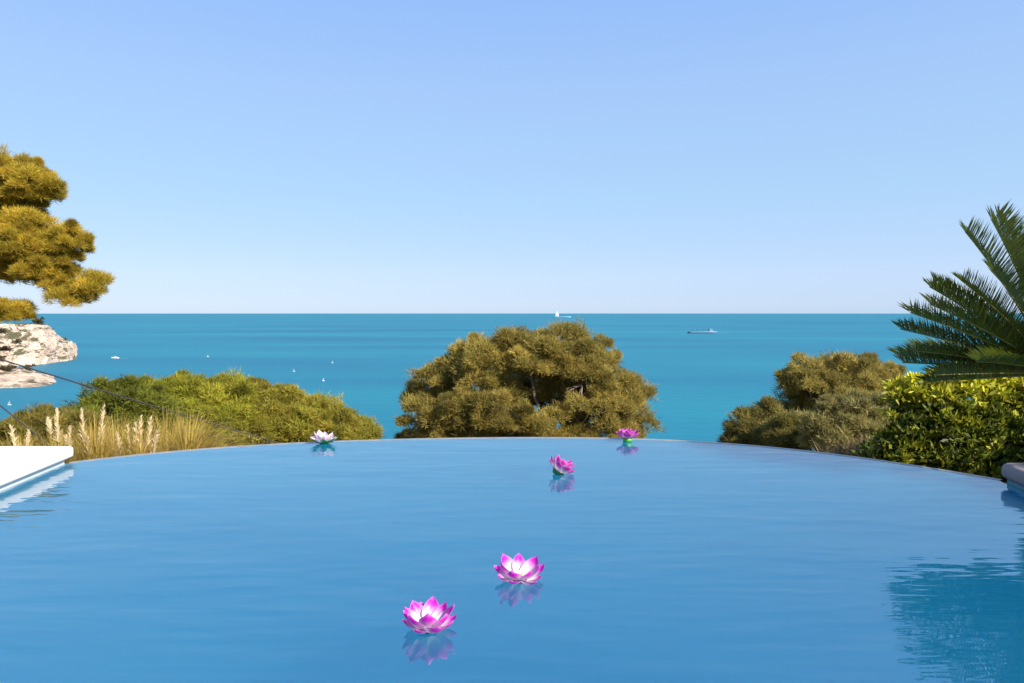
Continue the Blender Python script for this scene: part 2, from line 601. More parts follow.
def coping(name, label, m, outline, rounded, z0, z1, bev):
    bm = bmesh.new()
    a = [bm.verts.new((x, y, z0)) for x, y in outline]
    f = bm.faces.new(a)
    r = bmesh.ops.extrude_face_region(bm, geom=[f])
    bmesh.ops.translate(bm, verts=[g for g in r['geom'] if isinstance(g, bmesh.types.BMVert)], vec=(0, 0, z1 - z0))
    bmesh.ops.recalc_face_normals(bm, faces=bm.faces)
    ve = [e for e in bm.edges if abs(e.verts[0].co.z - e.verts[1].co.z) > 0.01 and any((Vector(outline[k]) - e.verts[0].co.xy).length < 1e-3 for k in rounded)]
    bmesh.ops.bevel(bm, geom=ve, offset=0.09, segments=6, affect='EDGES', profile=0.5)
    he = [e for e in bm.edges if abs(e.verts[0].co.z - e.verts[1].co.z) < 1e-4 and len(e.link_faces) == 2 and e.calc_face_angle(0) > 1]
    bmesh.ops.bevel(bm, geom=he, offset=bev, segments=4, affect='EDGES', profile=0.5)
    c = Vector((sum(p[0] for p in outline) / len(outline), sum(p[1] for p in outline) / len(outline), z0))
    for v in bm.verts: v.co -= c
    o = from_bm(name, bm, m, smooth=True)
    o.location = c
    return tag(o, label, 'coping')


coping('pool_coping', 'bright white stone coping slab in full sun at the end of the pool', M['white stone'],
       [(-8.6, -0.5), (-3.44, -0.5), (-4.43, 6.9), (-8.6, 6.9)], [2], 0.05, 0.15, 0.022)
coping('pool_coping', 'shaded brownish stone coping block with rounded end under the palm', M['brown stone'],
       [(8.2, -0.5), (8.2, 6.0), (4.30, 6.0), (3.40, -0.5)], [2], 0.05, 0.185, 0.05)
# terrace behind and beside the pool
bm = bmesh.new()
prism(bm, [(-8.5, -6), (8.1, -6), (8.1, YB), (-8.5, YB)], -1.3, 0.02)
prism(bm, [(-8.5, YB + 0.002), (-3.92, YB + 0.002), (-4.72, 6.75), (-8.5, 6.75)], -1.3, 0.046)
prism(bm, [(3.70, YB + 0.002), (8.1, YB + 0.002), (8.1, 5.9), (4.40, 5.9)], -1.3, 0.046)
tag(from_bm('terrace', bm, M['terrace'], smooth=False), kind='structure')


# ================================================================== LOTUSES
def petal_mesh(L, W, cup, curl, tips, inner, white_edge=0.0, nu=9, nv=7):
    V, C, Fq = [], [], []
    for i in range(nu):
        u = i / (nu - 1)
        wid = W * (math.sin(PI * min(1, 0.16 + u * 0.84) ** 1.15) ** 0.75) * (1 - 0.12 * u)
        if u > 0.97: wid = 0.001
        for j in range(nv):
            v = (j / (nv - 1)) * 2 - 1
            x = wid * 0.5 * v
            # petal runs along +Y then rises; cupped across, tip curled back
            a = 0.35 + 0.9 * min(1, u * 1.7) - curl * max(0, u - 0.6)
            y = L * u * math.cos(0.55 * u)
            z = L * 0.45 * u * u * (1 - curl * 0.5 * u) + cup * W * v * v * (0.35 + 0.65 * math.sin(PI * min(1, u + .1)))
            V.append((x, y, z))
            t = np.clip((u - 0.40) / 0.36, 0, 1)
            t = np.clip(t + 0.55 * max(0, abs(v) - 0.62) * (u > 0.25), 0, 1)
            c = np.array(inner) * (1 - t) + np.array(tips) * t
            if white_edge and (abs(v) > 0.8 or u > 0.93):
                c = c * (1 - white_edge) + np.array((0.85, 0.72, 0.82)) * white_edge
            c = c * (1 - 0.14 * abs(math.sin(5.5 * v + 0.6 * u)) * (0.3 + u))
            C.append(c)
    for i in range(nu - 1):
        for j in range(nv - 1):
            a = i * nv + j
            Fq.append((a, a + 1, a + nv + 1, a + nv))
    return poly_mesh('petal', V, Fq, np.array(C), True)


def lotus(label, loc, size, rz, tilt, tilt_dir, tips, inner, rings, base=None, edge=0.25, seed=0, open_=0.0, lift=0.0, sepals=False):
    rr = random.Random(seed)
    root = empty('lotus_flower', loc)
    tag(root, label, 'floating flower')
    ax = Vector((-math.sin(tilt_dir), math.cos(tilt_dir), 0))
    root.rotation_euler = (Matrix.Rotation(tilt, 4, ax) @ Matrix.Rotation(rz, 4, 'Z')).to_euler()
    ms = petal_mesh(1.0, 0.60, 0.26, 0.15, tips, inner, edge)
    for n, pitch, sc, rad, z, off in rings:
        for k in range(n):
            o = link('petal', ms, M['petal'], root)
            a = 2 * PI * (k + off) / n + rr.uniform(-.12, .12)
            s = size * sc * rr.uniform(0.86, 1.08)
            m = Matrix.Rotation(a, 4, 'Z') @ Matrix.Translation((0, rad * size, (z + lift) * size)) @ Matrix.Rotation(pitch + rr.uniform(-.09, .08) - open_, 4, 'X') @ Matrix.Rotation(rr.uniform(-.18, .18), 4, 'Y') @ Matrix.Diagonal((s, s, s, 1))
            o.matrix_local = m
    M['petal'].use_backface_culling = False
    # centre with stamens
    bm = bmesh.new()
    bmesh.ops.create_uvsphere(bm, u_segments=14, v_segments=8, radius=0.12 * size, matrix=Matrix.Translation((0, 0, (0.10 + lift) * size)) @ Matrix.Diagonal((1, 1, 0.7, 1)))
    for k in range(16):
        a = 2 * PI * k / 16
        r1 = size * 0.13
        tube(bm, [(math.cos(a) * r1 * .6, math.sin(a) * r1 * .6, (0.12 + lift) * size), (math.cos(a) * r1, math.sin(a) * r1, (0.27 + lift) * size)], [0.012 * size, 0.018 * size], 5)
    from_bm('flower_centre', bm, M['stamen'], root)
    # floating base: a shallow dish, or green sepals
    bm = bmesh.new()
    bmesh.ops.create_cone(bm, cap_ends=True, segments=24, radius1=0.26 * size, radius2=0.34 * size, depth=(0.10 + lift) * size, matrix=Matrix.Translation((0, 0, (0.10 + lift) * size * 0.5 - 0.03 * size)))
    from_bm('float_base', bm, M[base or 'petal base'], root)
    if sepals:
        gm = petal_mesh(1.0, 0.5, 0.2, 0.3, (0.03, 0.26, 0.06), (0.02, 0.20, 0.05), 0.0)
        gm.materials.append(M['petal'])
        for k in range(7):
            o = link('sepal', gm, M['petal'], root)
            a = 2 * PI * (k + .3) / 7
            s = size * 0.95
            o.matrix_local = Matrix.Rotation(a, 4, 'Z') @ Matrix.Translation((0, 0.20 * size, 0.02 * size)) @ Matrix.Rotation(0.12, 4, 'X') @ Matrix.Diagonal((s, s, s, 1))
    return root


M['petal base'] = plain('purple base', (0.30, 0.06, 0.30), (0.24, 0.05, 0.26), 0.5, 20)
PINK, WHITE = (0.72, 0.015, 0.55), (0.82, 0.76, 0.80)
full = [(8, -0.02, 1.0, 0.12, 0.02, 0.0), (8, 0.34, 1.05, 0.10, 0.04, 0.5)]
p1 = on(428, 630, 0)
lotus('largest pink lotus with white heart, nearest and lowest on the water', p1, 0.148, 0.42, 0.03, 0.6, PINK, WHITE, full, seed=1)
p2 = on(519.5, 580, 0)
lotus('pink and white lotus leaning open, second nearest on the pool', p2, 0.150, 0.5, 0.12, -1.2, PINK, WHITE,
      [(8, -0.06, 1.0, 0.12, 0.02, 0.0), (7, 0.32, 1.0, 0.10, 0.04, 0.5)], seed=2)
p3 = on(557, 474, 0)
lotus('tipped pink lotus with green base showing, in mid pool', p3, 0.175, 0.3, 0.52, 0.2, (0.62, 0.03, 0.42), (0.84, 0.74, 0.8),
      [(8, 0.16, 1.0, 0.12, 0.03, 0.0), (8, 0.5, 0.95, 0.08, 0.05, 0.5)], base='dark green plastic', seed=3, lift=0.10)
p4 = on(627.5, 441.2, 0)
lotus('magenta lotus on a bright green base by the right part of the overflow edge', p4, 0.185, 0.1, 0.02, 0, (0.55, 0.02, 0.40), (0.72, 0.42, 0.6),
      [(10, 0.12, 0.9, 0.10, 0.03, 0.0), (8, 0.5, 0.75, 0.08, 0.05, 0.5)], base='green plastic', seed=4, lift=0.13)
p5 = on(324, 443.6, 0)
lotus('pale pink and white lotus with dark green leaves by the overflow edge', p5, 0.17, 0.4, 0.0, 0, (0.72, 0.50, 0.64), (0.84, 0.82, 0.8),
      [(8, 0.0, 1.0, 0.12, 0.05, 0.0), (7, 0.4, 0.95, 0.08, 0.06, 0.5)], base='dark green plastic', seed=5, edge=0.9, lift=0.02, sepals=True)

# ==================================================================== TREES
OLIVE, GOLD, DEEP = (0.29, 0.236, 0.058), (0.47, 0.36, 0.09), (0.075, 0.075, 0.025)

# big umbrella pine in the middle
Y0 = 36
lob = pxlobes([
    (566, 358, 37, 30, 0, 1.0), (582, 384, 38, 36, 0, 1.0), (522, 362, 32, 26, -1.0, 1.0), (481, 373, 34, 27, -0.6, 1.0), (440, 396, 25, 28, 0.2, 1.0), (455, 372, 16, 16, 0, 1),
    (612, 398, 24, 28, 0.3, 1.0), (625, 410, 18, 22, -0.2, 1.0), (420, 420, 17, 17, -0.8, 1.0), (510, 418, 42, 26, -2.6, 0.8),
    (462, 420, 34, 28, -1.6, 0.9), (590, 412, 34, 30, -1.4, 0.7), (639, 432, 11, 14, 0.5, 1.0), (540, 400, 56, 38, 4, 0.8),
    (430, 446, 28, 20, 0, 1), (500, 450, 60, 24, -1, .8), (600, 448, 46, 26, -.6, .8)], Y0)
b0 = at(560, 520, Y0 + 0.5)
b0[2] = ground_z(b0[0], b0[1]) - 0.2
tree('umbrella_pine', 'broad round umbrella pine centred beyond the pool edge', 'tree', b0, lob, 0.95, 0.38, 0.82, 1100, 0.24, 0.030,
     OLIVE, GOLD, 0.34, at(575, 400, Y0), bark='grey bark', twigs=150, up=0.4, inner=0.12, holes=[(at(537, 403, 33.2), 1.0), (at(545, 396, 34), 0.8), (at(575, 402, 34.5), 0.8), (at(588, 418, 34.5), 0.7), (at(480, 428, 34), 0.6)], jitter=0.65, face=0.6)

# pine at the left of the frame, high on its knoll
Y0 = 80
lob = pxlobes([
    (4, 187, 29, 27, 0, 1.0), (36, 192, 20, 20, -1, 1.0), (-45, 182, 50, 26, 1, 1.0), (18, 250, 34, 20, -1.5, 0.9), (68, 244, 17, 16, -1, 1.0), (52, 262, 20, 18, -1, 1.0),
    (-30, 250, 46, 40, 1, 1.0), (92, 288, 12, 12, -1, 0.9), (72, 299, 16, 10, -1.4, 0.9), (9, 315, 15, 10, -2, 1.0), (-50, 310, 30, 20, 0, 1.0), (55, 284, 14, 10, -1, 1.0), (10, 218, 26, 16, 0, 1), (30, 226, 16, 10, -1, 1), (40, 274, 20, 12, -1, 1), (14, 276, 16, 10, 0, 1), (30, 175, 12, 12, 0, 1)], Y0)
b0 = at(-75, 420, Y0)
b0[2] = ground_z(b0[0], b0[1]) - 0.3
tree('coastal_pine', 'tall golden green pine cut by the left frame edge above the headland', 'tree', b0, lob, 1.45, 0.5, 1.15, 900, 0.62, 0.055,
     (0.40, 0.30, 0.035), (0.56, 0.41, 0.055), 0.55, at(-45, 170, Y0), twigs=120, fork=0.8, up=0.45, below=-0.6, inner=0.15, jitter=0.6, face=0.5)

# low pines in the left middle ground
def low_tree(label, rows, Y, col, alt, group='low pines below the pool on the left', spacing=0.52, n_per=520, L=0.19, W=0.030, r=(0.25, 0.48), name='low_pine', material='needles', base_px=None, **kw):
    lob = pxlobes(rows, Y)
    c = np.mean([l[:3] for l in lob], axis=0)
    bx = c[0] if base_px is None else at(base_px, 400, Y)[0]
    bz = ground_z(bx, Y) - 0.1
    return tree(name, label, 'tree', (bx, Y, bz), lob, spacing, r[0], r[1], n_per, L, W, col, alt, 0.14, (c[0], Y, c[2]), group, twigs=40, material=material, up=0.45, **kw)


low_tree('yellow green low pine with the highest crown left of the pool', [(190, 400, 34, 19, 0, 0.9), (155, 403, 24, 15, -1, 1), (222, 405, 30, 19, -0.5, 1), (190, 428, 56, 22, -1.5, .6), (180, 450, 60, 24, -1, .6)], 25,
         (0.25, 0.25, 0.026), (0.38, 0.33, 0.04))
low_tree('russet topped low pine just right of the highest left crown', [(264, 407, 34, 17, 0, 1), (238, 402, 28, 17, 0.5, 1), (297, 414, 26, 15, -.4, 1), (285, 428, 30, 18, -1, 1), (250, 430, 40, 20, -1.5, .7), (265, 450, 50, 20, -1, .7)], 27,
         (0.27, 0.25, 0.034), (0.40, 0.31, 0.05))
low_tree('low pine farthest right of the left thicket, behind the pale lotus', [(316, 420, 28, 15, 0, 1), (345, 430, 20, 13, -0.5, 1), (366, 436, 9, 8, -1, 1), (330, 436, 42, 18, -1.5, .7), (330, 455, 44, 18, -1, .7)], 28,
         (0.26, 0.235, 0.034), (0.38, 0.30, 0.045))
low_tree('dark green low pine at the left end of the thicket', [(118, 404, 26, 17, 0, 1), (98, 414, 16, 14, -0.6, 1), (140, 416, 28, 20, -1.0, .8), (75, 430, 26, 14, -1, .8), (110, 432, 44, 20, -1, .8), (110, 452, 56, 20, -1, .7)], 22,
         (0.16, 0.18, 0.024), (0.27, 0.25, 0.035))
low_tree('small brown green shrub between the coping and the cable', [(45, 430, 28, 12, 0, 1), (12, 440, 24, 10, 0.5, 1), (75, 432, 26, 12, 0, 1), (40, 452, 60, 18, 0, .6)], 19,
         (0.19, 0.165, 0.035), (0.30, 0.225, 0.045), name='low_shrub', spacing=0.34, r=(0.2, 0.34))

# right hand group
Y0 = 29
lob = pxlobes([(844, 382, 33, 23, 0, 1), (808, 386, 23, 20, -0.6, 1), (880, 388, 22, 21, 0.2, 1), (855, 408, 42, 24, -1.2, .8), (802, 408, 18, 18, 0.8, 1), (845, 440, 46, 26, 0, .8)], Y0)
b0 = at(846, 470, Y0)
b0[2] = ground_z(b0[0], b0[1]) - 0.2
tree('round_pine', 'round olive pine rising behind the right pool edge', 'tree', b0, lob, 0.60, 0.26, 0.54, 700, 0.21, 0.028,
     (0.28, 0.232, 0.06), (0.44, 0.34, 0.09), 0.2, at(845, 390, Y0), bark='grey bark', twigs=80, up=0.35, inner=0.15)
low_tree('grey green shrub left of the round pine, at the sea gap', [(766, 424, 18, 15, 0, 1), (742, 434, 12, 10, -.4, 1), (756, 446, 26, 18, -.6, 1)], 25, (0.19, 0.165, 0.045), (0.31, 0.25, 0.07),
         group='shrubs below the right pool edge', name='low_shrub', spacing=0.4, r=(0.22, 0.38))
low_tree('wide shrub in front of the round pine foot', [(795, 434, 24, 14, 0, 1), (812, 446, 34, 18, -.4, 1)], 23, (0.19, 0.165, 0.04), (0.30, 0.25, 0.07),
         group='shrubs below the right pool edge', name='low_shrub', spacing=0.4, r=(0.22, 0.38))
low_tree('pale grey green feathery shrub next to the leafy hedge', [(850, 424, 28, 24, 0, 1), (832, 436, 24, 20, -.3, 1), (878, 424, 20, 24, 0.3, 1), (858, 442, 40, 16, -.6, .8)], 20, (0.25, 0.22, 0.075), (0.37, 0.31, 0.11),
         group='shrubs below the right pool edge', name='low_shrub', spacing=0.34, r=(0.18, 0.32), L=0.16, W=0.03)
# dry mound of stalks
bx = on(868, 452, 0)
mound = at(868, 456, 12.5)
P, C = blades(np.array([mound + np.array([dx, dy, dz]) for dx, dy, dz in [(-.4, 0, -.15), (0, 0, -.05), (.35, .1, -.1), (.6, .2, -.2), (-.7, .2, -.3)]]), np.array([.3, .32, .3, .25, .25]), 260, .34, .014,
              np.array([[.26, .18, .10]] * 5), up=0.1, jitter=1.2, cj=.35)
o = link('dry_shrub', leaf_mesh('dry_shrub', P - mound, C), M['dry grass'])
o.location = mound
tag(o, 'low brown dried out shrub at the pool edge beside the hedge', 'shrub')

# broadleaf hedge at right
Y0 = 10.6
lob = pxlobes([(929, 418, 27, 28, 0, 1), (960, 412, 40, 34, 0.1, .8), (1005, 410, 42, 34, 0.2, .8), (1055, 412, 44, 38, 0.3, .8), (907, 443, 20, 19, -.2, 1), (950, 446, 50, 26, -.3, .6), (1010, 446, 50, 28, -.3, .6),
               (1100, 420, 50, 44, .3, .8), (905, 462, 30, 24, -.3, .7), (960, 476, 50, 26, -.4, .6), (1030, 480, 60, 26, -.4, .6)], Y0)
lob += pxlobes([(938, 384, 11, 9, 0, 1), (972, 380, 10, 9, .1, 1), (1004, 384, 13, 10, .2, 1), (905, 396, 9, 10, 0, 1)], Y0)
lob += [(9.2, 8.4, 0.1, 0.8, 1.3, 1.0), (9.0, 6.2, 0.6, 0.8, 1.5, 1.6), (8.8, 4.0, 1.3, 0.9, 1.5, 2.5), (8.7, 1.8, 1.5, 0.9, 1.5, 2.6)]   # unseen lobes added along the terrace to shade the coping and lower hedge
hb = (7.0, Y0, ground_z(7.0, Y0) - 0.1)
hedge = tree('leafy_hedge', 'dense glossy broadleaf hedge with yellow green sunlit tips under the palm', 'hedge', hb, lob, 0.165, 0.085, 0.165, 36, 0.115, 0.045,
             (0.07, 0.095, 0.012), (0.42, 0.40, 0.025), 0.03, (7.0, Y0, -0.2), sunlit_z=0.02, material='leaves', twigs=80, k=4, up=0.4, jitter=0.8, amount=0.3, cj=0.3, inner=0.3, below=-0.8)  # dark base colour stands in for shade on the lower hedge


# sago palm
def frond(bm_r, leaflets, tints, origin, az, elev, L, droop, n=72, roll=0.0):
    o = np.array(origin)
    h = np.array([math.cos(az), math.sin(az), 0])
    pts = []
    p = o.copy()
    for i in range(25):
        t = i / 24
        e = elev - droop * t ** 1.4
        d = h * math.cos(e) + np.array([0, 0, math.sin(e)])
        pts.append(p.copy())
        p = p + d * L / 24
    pts = np.array(pts)
    tube(bm_r, pts[::2], [0.014 * (1 - 0.75 * t) for t in np.linspace(0, 1, 13)], 6)
    side = np.array([-h[1], h[0], 0])
    side = side * math.cos(roll) + np.array([0, 0, math.sin(roll)])
    fr = rng.uniform(0.9, 1.1)
    for i in range(n * 2):
        t = 0.10 + 0.89 * i / (n * 2 - 1)
        f_ = t * 24
        k = min(23, int(f_))
        q = pts[k] + (pts[k + 1] - pts[k]) * (f_ - k)
        tg = unit(pts[k + 1] - pts[k])
        up_ = unit(np.cross(side, tg))
        if up_[2] < 0: up_ = -up_
        ll = 0.315 * L / 1.6 * (math.sin(PI * (0.16 + 0.72 * t)) ** 0.5) * rng.uniform(.82, 1.1)
        for s in (-1, 1):
            lean = 0.34 + 0.40 * t
            d = unit(side * s * 0.72 + up_ * rng.uniform(.75, .95) + tg * lean + rng.normal(size=3) * .06)
            wv = unit(np.cross(d, up_)) * 0.0036
            mid = q + d * ll * .55
            tip = q + d * ll - up_ * 0.02
            leaflets.append([q - wv, q + wv, mid + wv * .8, tip, mid - wv * .8])
            c = np.array((0.115, 0.155, 0.018)) * fr * rng.uniform(.8, 1.2)
            if rng.uniform() < 0.13: c = np.array((0.16, 0.15, 0.02))
            tints.append(c)


pc = np.array([5.06, 6.25, 0.95])
pb = (pc[0], pc[1], -0.8)
palm = empty('sago_palm', pb)
tag(palm, 'sago palm with stiff feathery dark green fronds reaching over the right pool corner', 'palm')
fr_list = []
# fronds that reach into the picture
for az, el, L, dr in [(178, 38, 1.40, 0.16), (186, 30, 1.42, 0.16), (174, 19, 1.42, 0.12), (184, 11, 1.38, 0.10), (176, 5, 1.36, 0.06), (190, 1, 1.28, 0.04), (181, -4, 1.2, 0.0), (180, 25, 1.46, 0.12), (179, 8, 1.44, 0.08), (187, 45, 1.3, .2),
                      (180, 61, 1.56, 0.22), (186, 68, 1.56, 0.2), (174, 74, 1.56, 0.2), (200, 50, 1.3, 0.2), (204, 10, 1.2, 0.15), (160, 45, 1.3, .2)]:
    fr_list.append((az, el, L, dr))
for k in range(26):
    az = 224 + (k * 137.5) % 236
    el = [68, 50, 32, 16, 8, 24][k % 6] + random.uniform(-6, 6)
    fr_list.append((az, el, random.uniform(1.35, 1.6), random.uniform(0.15, 0.35)))
for az, el, L, dr in fr_list:
    bmr = bmesh.new()
    lf, tn = [], []
    og = pc + np.array([math.cos(math.radians(az)) * .07, math.sin(math.radians(az)) * .07, .0])
    frond(bmr, lf, tn, og, math.radians(az), math.radians(el), L, dr, roll=random.uniform(-.25, .25))
    for v in bmr.verts: v.co -= Vector(pb)
    me = leaf_mesh('frond', np.array(lf) - np.array(pb), np.array(tn))
    fo = link('frond', me, M['frond'], palm)
    from_bm('midrib', bmr, M['midrib'] if 'midrib' in M else M.setdefault('midrib', plain('midrib', (0.24, 0.22, 0.05), (0.17, 0.16, 0.03), 0.45, 8)), fo)
bm = bmesh.new()
ph = pc[2] - pb[2]
tube(bm, [(0, 0, 0), (0.01, 0, ph * .3), (0, 0.01, ph * .7), (0, 0, ph + .05)], [0.19, 0.17, 0.16, 0.10], 14)
for k in range(150):          # old leaf-base stubs round the trunk
    a = k * 2.39996
    z = 0.1 + (ph - 0.15) * k / 150
    d = Vector((math.cos(a), math.sin(a), 0.55))
    s = Vector((math.cos(a), math.sin(a), 0)) * 0.14 + Vector((0, 0, z))
    tube(bm, [s, s + d * 0.09], [0.03, 0.012], 5)
from_bm('trunk', bm, M['bark'], palm)


# ============================================================ GRASS, CABLES
def tussock(label, px, Y, n, hgt, spread, plumes, lean=0.0, col=(0.48, 0.34, 0.08)):
    c = at(px, 440, Y)
    bz = ground_z(c[0], Y) - 0.03
    root = empty('grass_tussock', (c[0], Y, bz))
    tag(root, label, 'ornamental grass', 'golden grass tussocks beyond the left pool edge')
    P, T = [], []
    for i in range(n):
        a = rng.uniform(0, 2 * PI)
        r0 = abs(rng.normal()) * 0.10
        out = rng.uniform(0.15, 1.0) * spread
        h = hgt * rng.uniform(0.55, 1.1)
        d = np.array([math.cos(a), math.sin(a), 0])
        d[0] += lean
        sd = np.array([-d[1], d[0], 0]) * 0.006 * rng.uniform(.6, 1.3)
        prev = None
        tint = np.array(col) * rng.uniform(.6, 1.35) * np.array([1, rng.uniform(.92, 1.12), rng.uniform(.7, 1.3)])
        for t in np.linspace(0, 1, 6):
            q = d * (r0 + out * t ** 1.8) + np.array([0, 0, h * (1.25 * t - (0.25 + 0.45 * out / max(spread, .01)) * t ** 2.4)])
            w = sd * (1 - 0.85 * t)
            if prev is not None: P.append([prev[0] - prev[1], prev[0] + prev[1], q + w, q - w]); T.append(tint)
            prev = (q, w)
    link('leaf_blades', leaf_mesh('leaf_blades', np.array(P), np.array(T)), M['dry grass'], root)
    for (qx, qy, ln, sl) in plumes:       # tip pixel, feathered length in px, slope
        tip = at(qx, qy, Y + rng.uniform(-.2, .2)) - np.array([c[0], Y, bz])
        foot = np.array([tip[0] * 0.35 + rng.normal() * .04, tip[1] * .3, 0])
        pl = ln * Y / F
        P, T = [], []
        dirv = unit(tip - foot + np.array([sl, 0, 0]))
        base = tip - dirv * pl
        mid = (base + foot) / 2
        for a_, b_ in ((foot, mid), (mid, base), (base, tip)):
            w = np.array([0.004, 0, 0])
            P.append([a_ - w, a_ + w, b_ + w, b_ - w]); T.append((.6, .44, .2))
            w = np.array([0, 0.004, 0])
            P.append([a_ - w, a_ + w, b_ + w, b_ - w]); T.append((.6, .44, .2))
        for i in range(170):
            t = rng.uniform(0, 1) ** 0.9
            q = base + (tip - base) * t
            d = unit(dirv * 1.0 + rng.normal(size=3) * 0.30)
            l = 0.12 * (1.0 - 0.55 * t) * rng.uniform(.6, 1.2)
            sd = unit(np.cross(d, rng.normal(size=3))) * 0.0045
            P.append([q - sd, q + sd, q + d * l + sd * .3, q + d * l - sd * .3])
            T.append(np.array((.88, .72, .45)) * rng.uniform(.75, 1.15))
        link('plume', leaf_mesh('plume', np.array(P), np.array(T)), M['dry grass'], root)


tussock('golden grass tussock with one upright plume behind the coping at the frame edge', 18, 9.6, 700, 1.1, .55, [(11, 427, 26, 0), (29, 432, 20, .05)])
tussock('golden grass tussock with a tall plume behind the middle of the white coping', 58, 9.8, 750, 1.2, .6, [(57, 410, 34, 0), (48, 420, 16, -.05), (70, 428, 20, 0)])
tussock('golden grass tussock with the tallest leaning plume, beside the coping end', 95, 9.5, 850, 1.35, .7, [(104, 407, 42, .12), (82, 410, 36, .08), (87, 438, 24, 0)])
tussock('golden grass tussock with a bunch of pale plumes along the pool edge', 138, 9.7, 900, 1.3, .7, [(117, 434, 28, .1), (128, 425, 36, .12), (136, 424, 36, .06), (141, 417, 42, .14), (151, 418, 42, .05), (157, 432, 30, .03)])
tussock('drooping golden grass tussock without plumes, rightmost of the grass', 186, 10.0, 1500, 1.5, .95, [], lean=0.35)
tussock('tall drooping golden grass tussock behind the bunch of pale plumes', 165, 10.9, 1200, 1.65, .95, [], lean=0.3)
tussock('sparse golden tussock filling the gap right of the coping', 116, 10.6, 1000, 1.5, .85, [(66, 437, 14, .2)], lean=0.1)


def cable(label, a, b, r, sag):
    bm = bmesh.new()
    pts = []
    for t in np.linspace(0, 1, 24):
        q = a * (1 - t) + b * t
        pts.append(q - a - np.array([0, 0, sag * 4 * t * (1 - t)]))
    tube(bm, pts, r, 8)
    o = from_bm('cable', bm, M['cable'])
    o.location = a
    tag(o, label, 'cable')


a = at(-160, 309, 11.0); b = at(330, 458, 12.0)
cable('long dark cable sloping across the headland and low pines to the pool edge', a, b, 0.012, 0.03)
a = at(-140, 292, 11.0); b = at(70, 462, 12.5)
cable('short dark cable at the frame edge dropping steeply behind the white coping', a, b, 0.012, 0.0)


# ================================================================= HEADLAND
def fbm(x, y, z, o=5):
    return noise.fractal(Vector((x, y, z)), 0.9, 2.1, o)


def rocky(name, prof, Yw, depth, mat_, seed, nu=260, nv=60, rough=1.0):
    """prof: (px, py_top, py_water). A steep rocky front, a rounded back."""
    V, Fq = [], []
    pxs = np.array([p[0] for p in prof], float)
    for i in range(nu):
        px = pxs[0] + (pxs[-1] - pxs[0]) * i / (nu - 1)
        yt = np.interp(px, pxs, [p[1] for p in prof])
        yw = np.interp(px, pxs, [p[2] for p in prof])
        w = on(px, yw, SEA_Z)
        top = max(0.5, at(px, yt, w[1] + depth * 0.30)[2] - SEA_Z)
        for j in range(nv):
            t = j / (nv - 1)
            if t < 0.45:
                s = t / 0.45
                y = w[1] + depth * 0.30 * s
                h = top * (0.72 * s ** 0.55 + 0.28 * s * s)
            else:
                s = (t - 0.45) / 0.55
                y = w[1] + depth * (0.30 + 0.70 * s)
                h = top * (1 - 0.15 * s) * (1 - s ** 6) - 2 * s ** 4
            X = w[0] * (y / w[1])
            n1 = fbm(X * .035 + seed, y * .035, h * .02, 6)
            n2 = noise.noise(Vector((X * .12, y * .12, h * .16 + seed)))
            rid = 1 - abs(noise.noise(Vector((X * .05 + seed, h * .03, y * .02)))) * 2
            k = min(1, h / 6) * rough
            yy = y + (n1 * 12 + n2 * 4.5 + rid * 6) * k
            zz = h + (n1 * 2.2 + n2 * 0.8) * k * (0.4 if t > .4 else 1)
            V.append((X + n2 * 2.0 * k, yy, SEA_Z - 1.0 + zz))
    for i in range(nu - 1):
        for j in range(nv - 1):
            a = i * nv + j
            Fq.append((a, a + nv, a + nv + 1, a + 1))
    o = link(name, poly_mesh(name, V, Fq, smooth=False), mat_)
    tag(o, kind='structure')
    return np.array(V).reshape(nu, nv, 3)


def limestone(name, light, scrub_lo, scrub_hi):
    m, nt, out = mat(name)
    b = N(nt, 'ShaderNodeBsdfPrincipled', Roughness=0.9)
    b.inputs['Specular IOR Level'].default_value = 0.15
    n1 = noise_tex(nt, 0.09, 6, (1, 1, 1.4), 0.65)
    n2 = noise_tex(nt, 0.35, 5, (1, 1, 0.35), 0.6)
    c1 = mixed(nt, light, (0.33, 0.25, 0.185), ramp(nt, n1.outputs[0], 0.47, 0.66))
    c2 = mixed(nt, c1, (0.15, 0.115, 0.085), ramp(nt, n2.outputs[0], 0.58, 0.74))
    # scrub on the gentler slopes
    geo = nt.nodes.new('ShaderNodeNewGeometry')
    sp = nt.nodes.new('ShaderNodeSeparateXYZ')
    nt.links.new(geo.outputs['Normal'], sp.inputs[0])
    n3 = noise_tex(nt, 0.06, 4)
    ad = N(nt, 'ShaderNodeMath', operation='ADD')
    nt.links.new(sp.outputs['Z'], ad.inputs[0])
    nt.links.new(n3.outputs[0], ad.inputs[1])
    c3 = mixed(nt, c2, (0.11, 0.10, 0.055), ramp(nt, ad.outputs[0], scrub_lo, scrub_hi))
    nt.links.new(c3, b.inputs['Base Color'])
    bp = N(nt, 'ShaderNodeBump', Strength=1.0, Distance=4.0)
    nt.links.new(n2.outputs[0], bp.inputs['Height'])
    nt.links.new(bp.outputs[0], b.inputs['Normal'])
    nt.links.new(b.outputs[0], out.inputs[0])
    return m


M['limestone'] = limestone('limestone', (0.62, 0.49, 0.385), 1.25, 1.40)
M['shore rock'] = limestone('shore rock', (0.62, 0.47, 0.36), 1.42, 1.56)

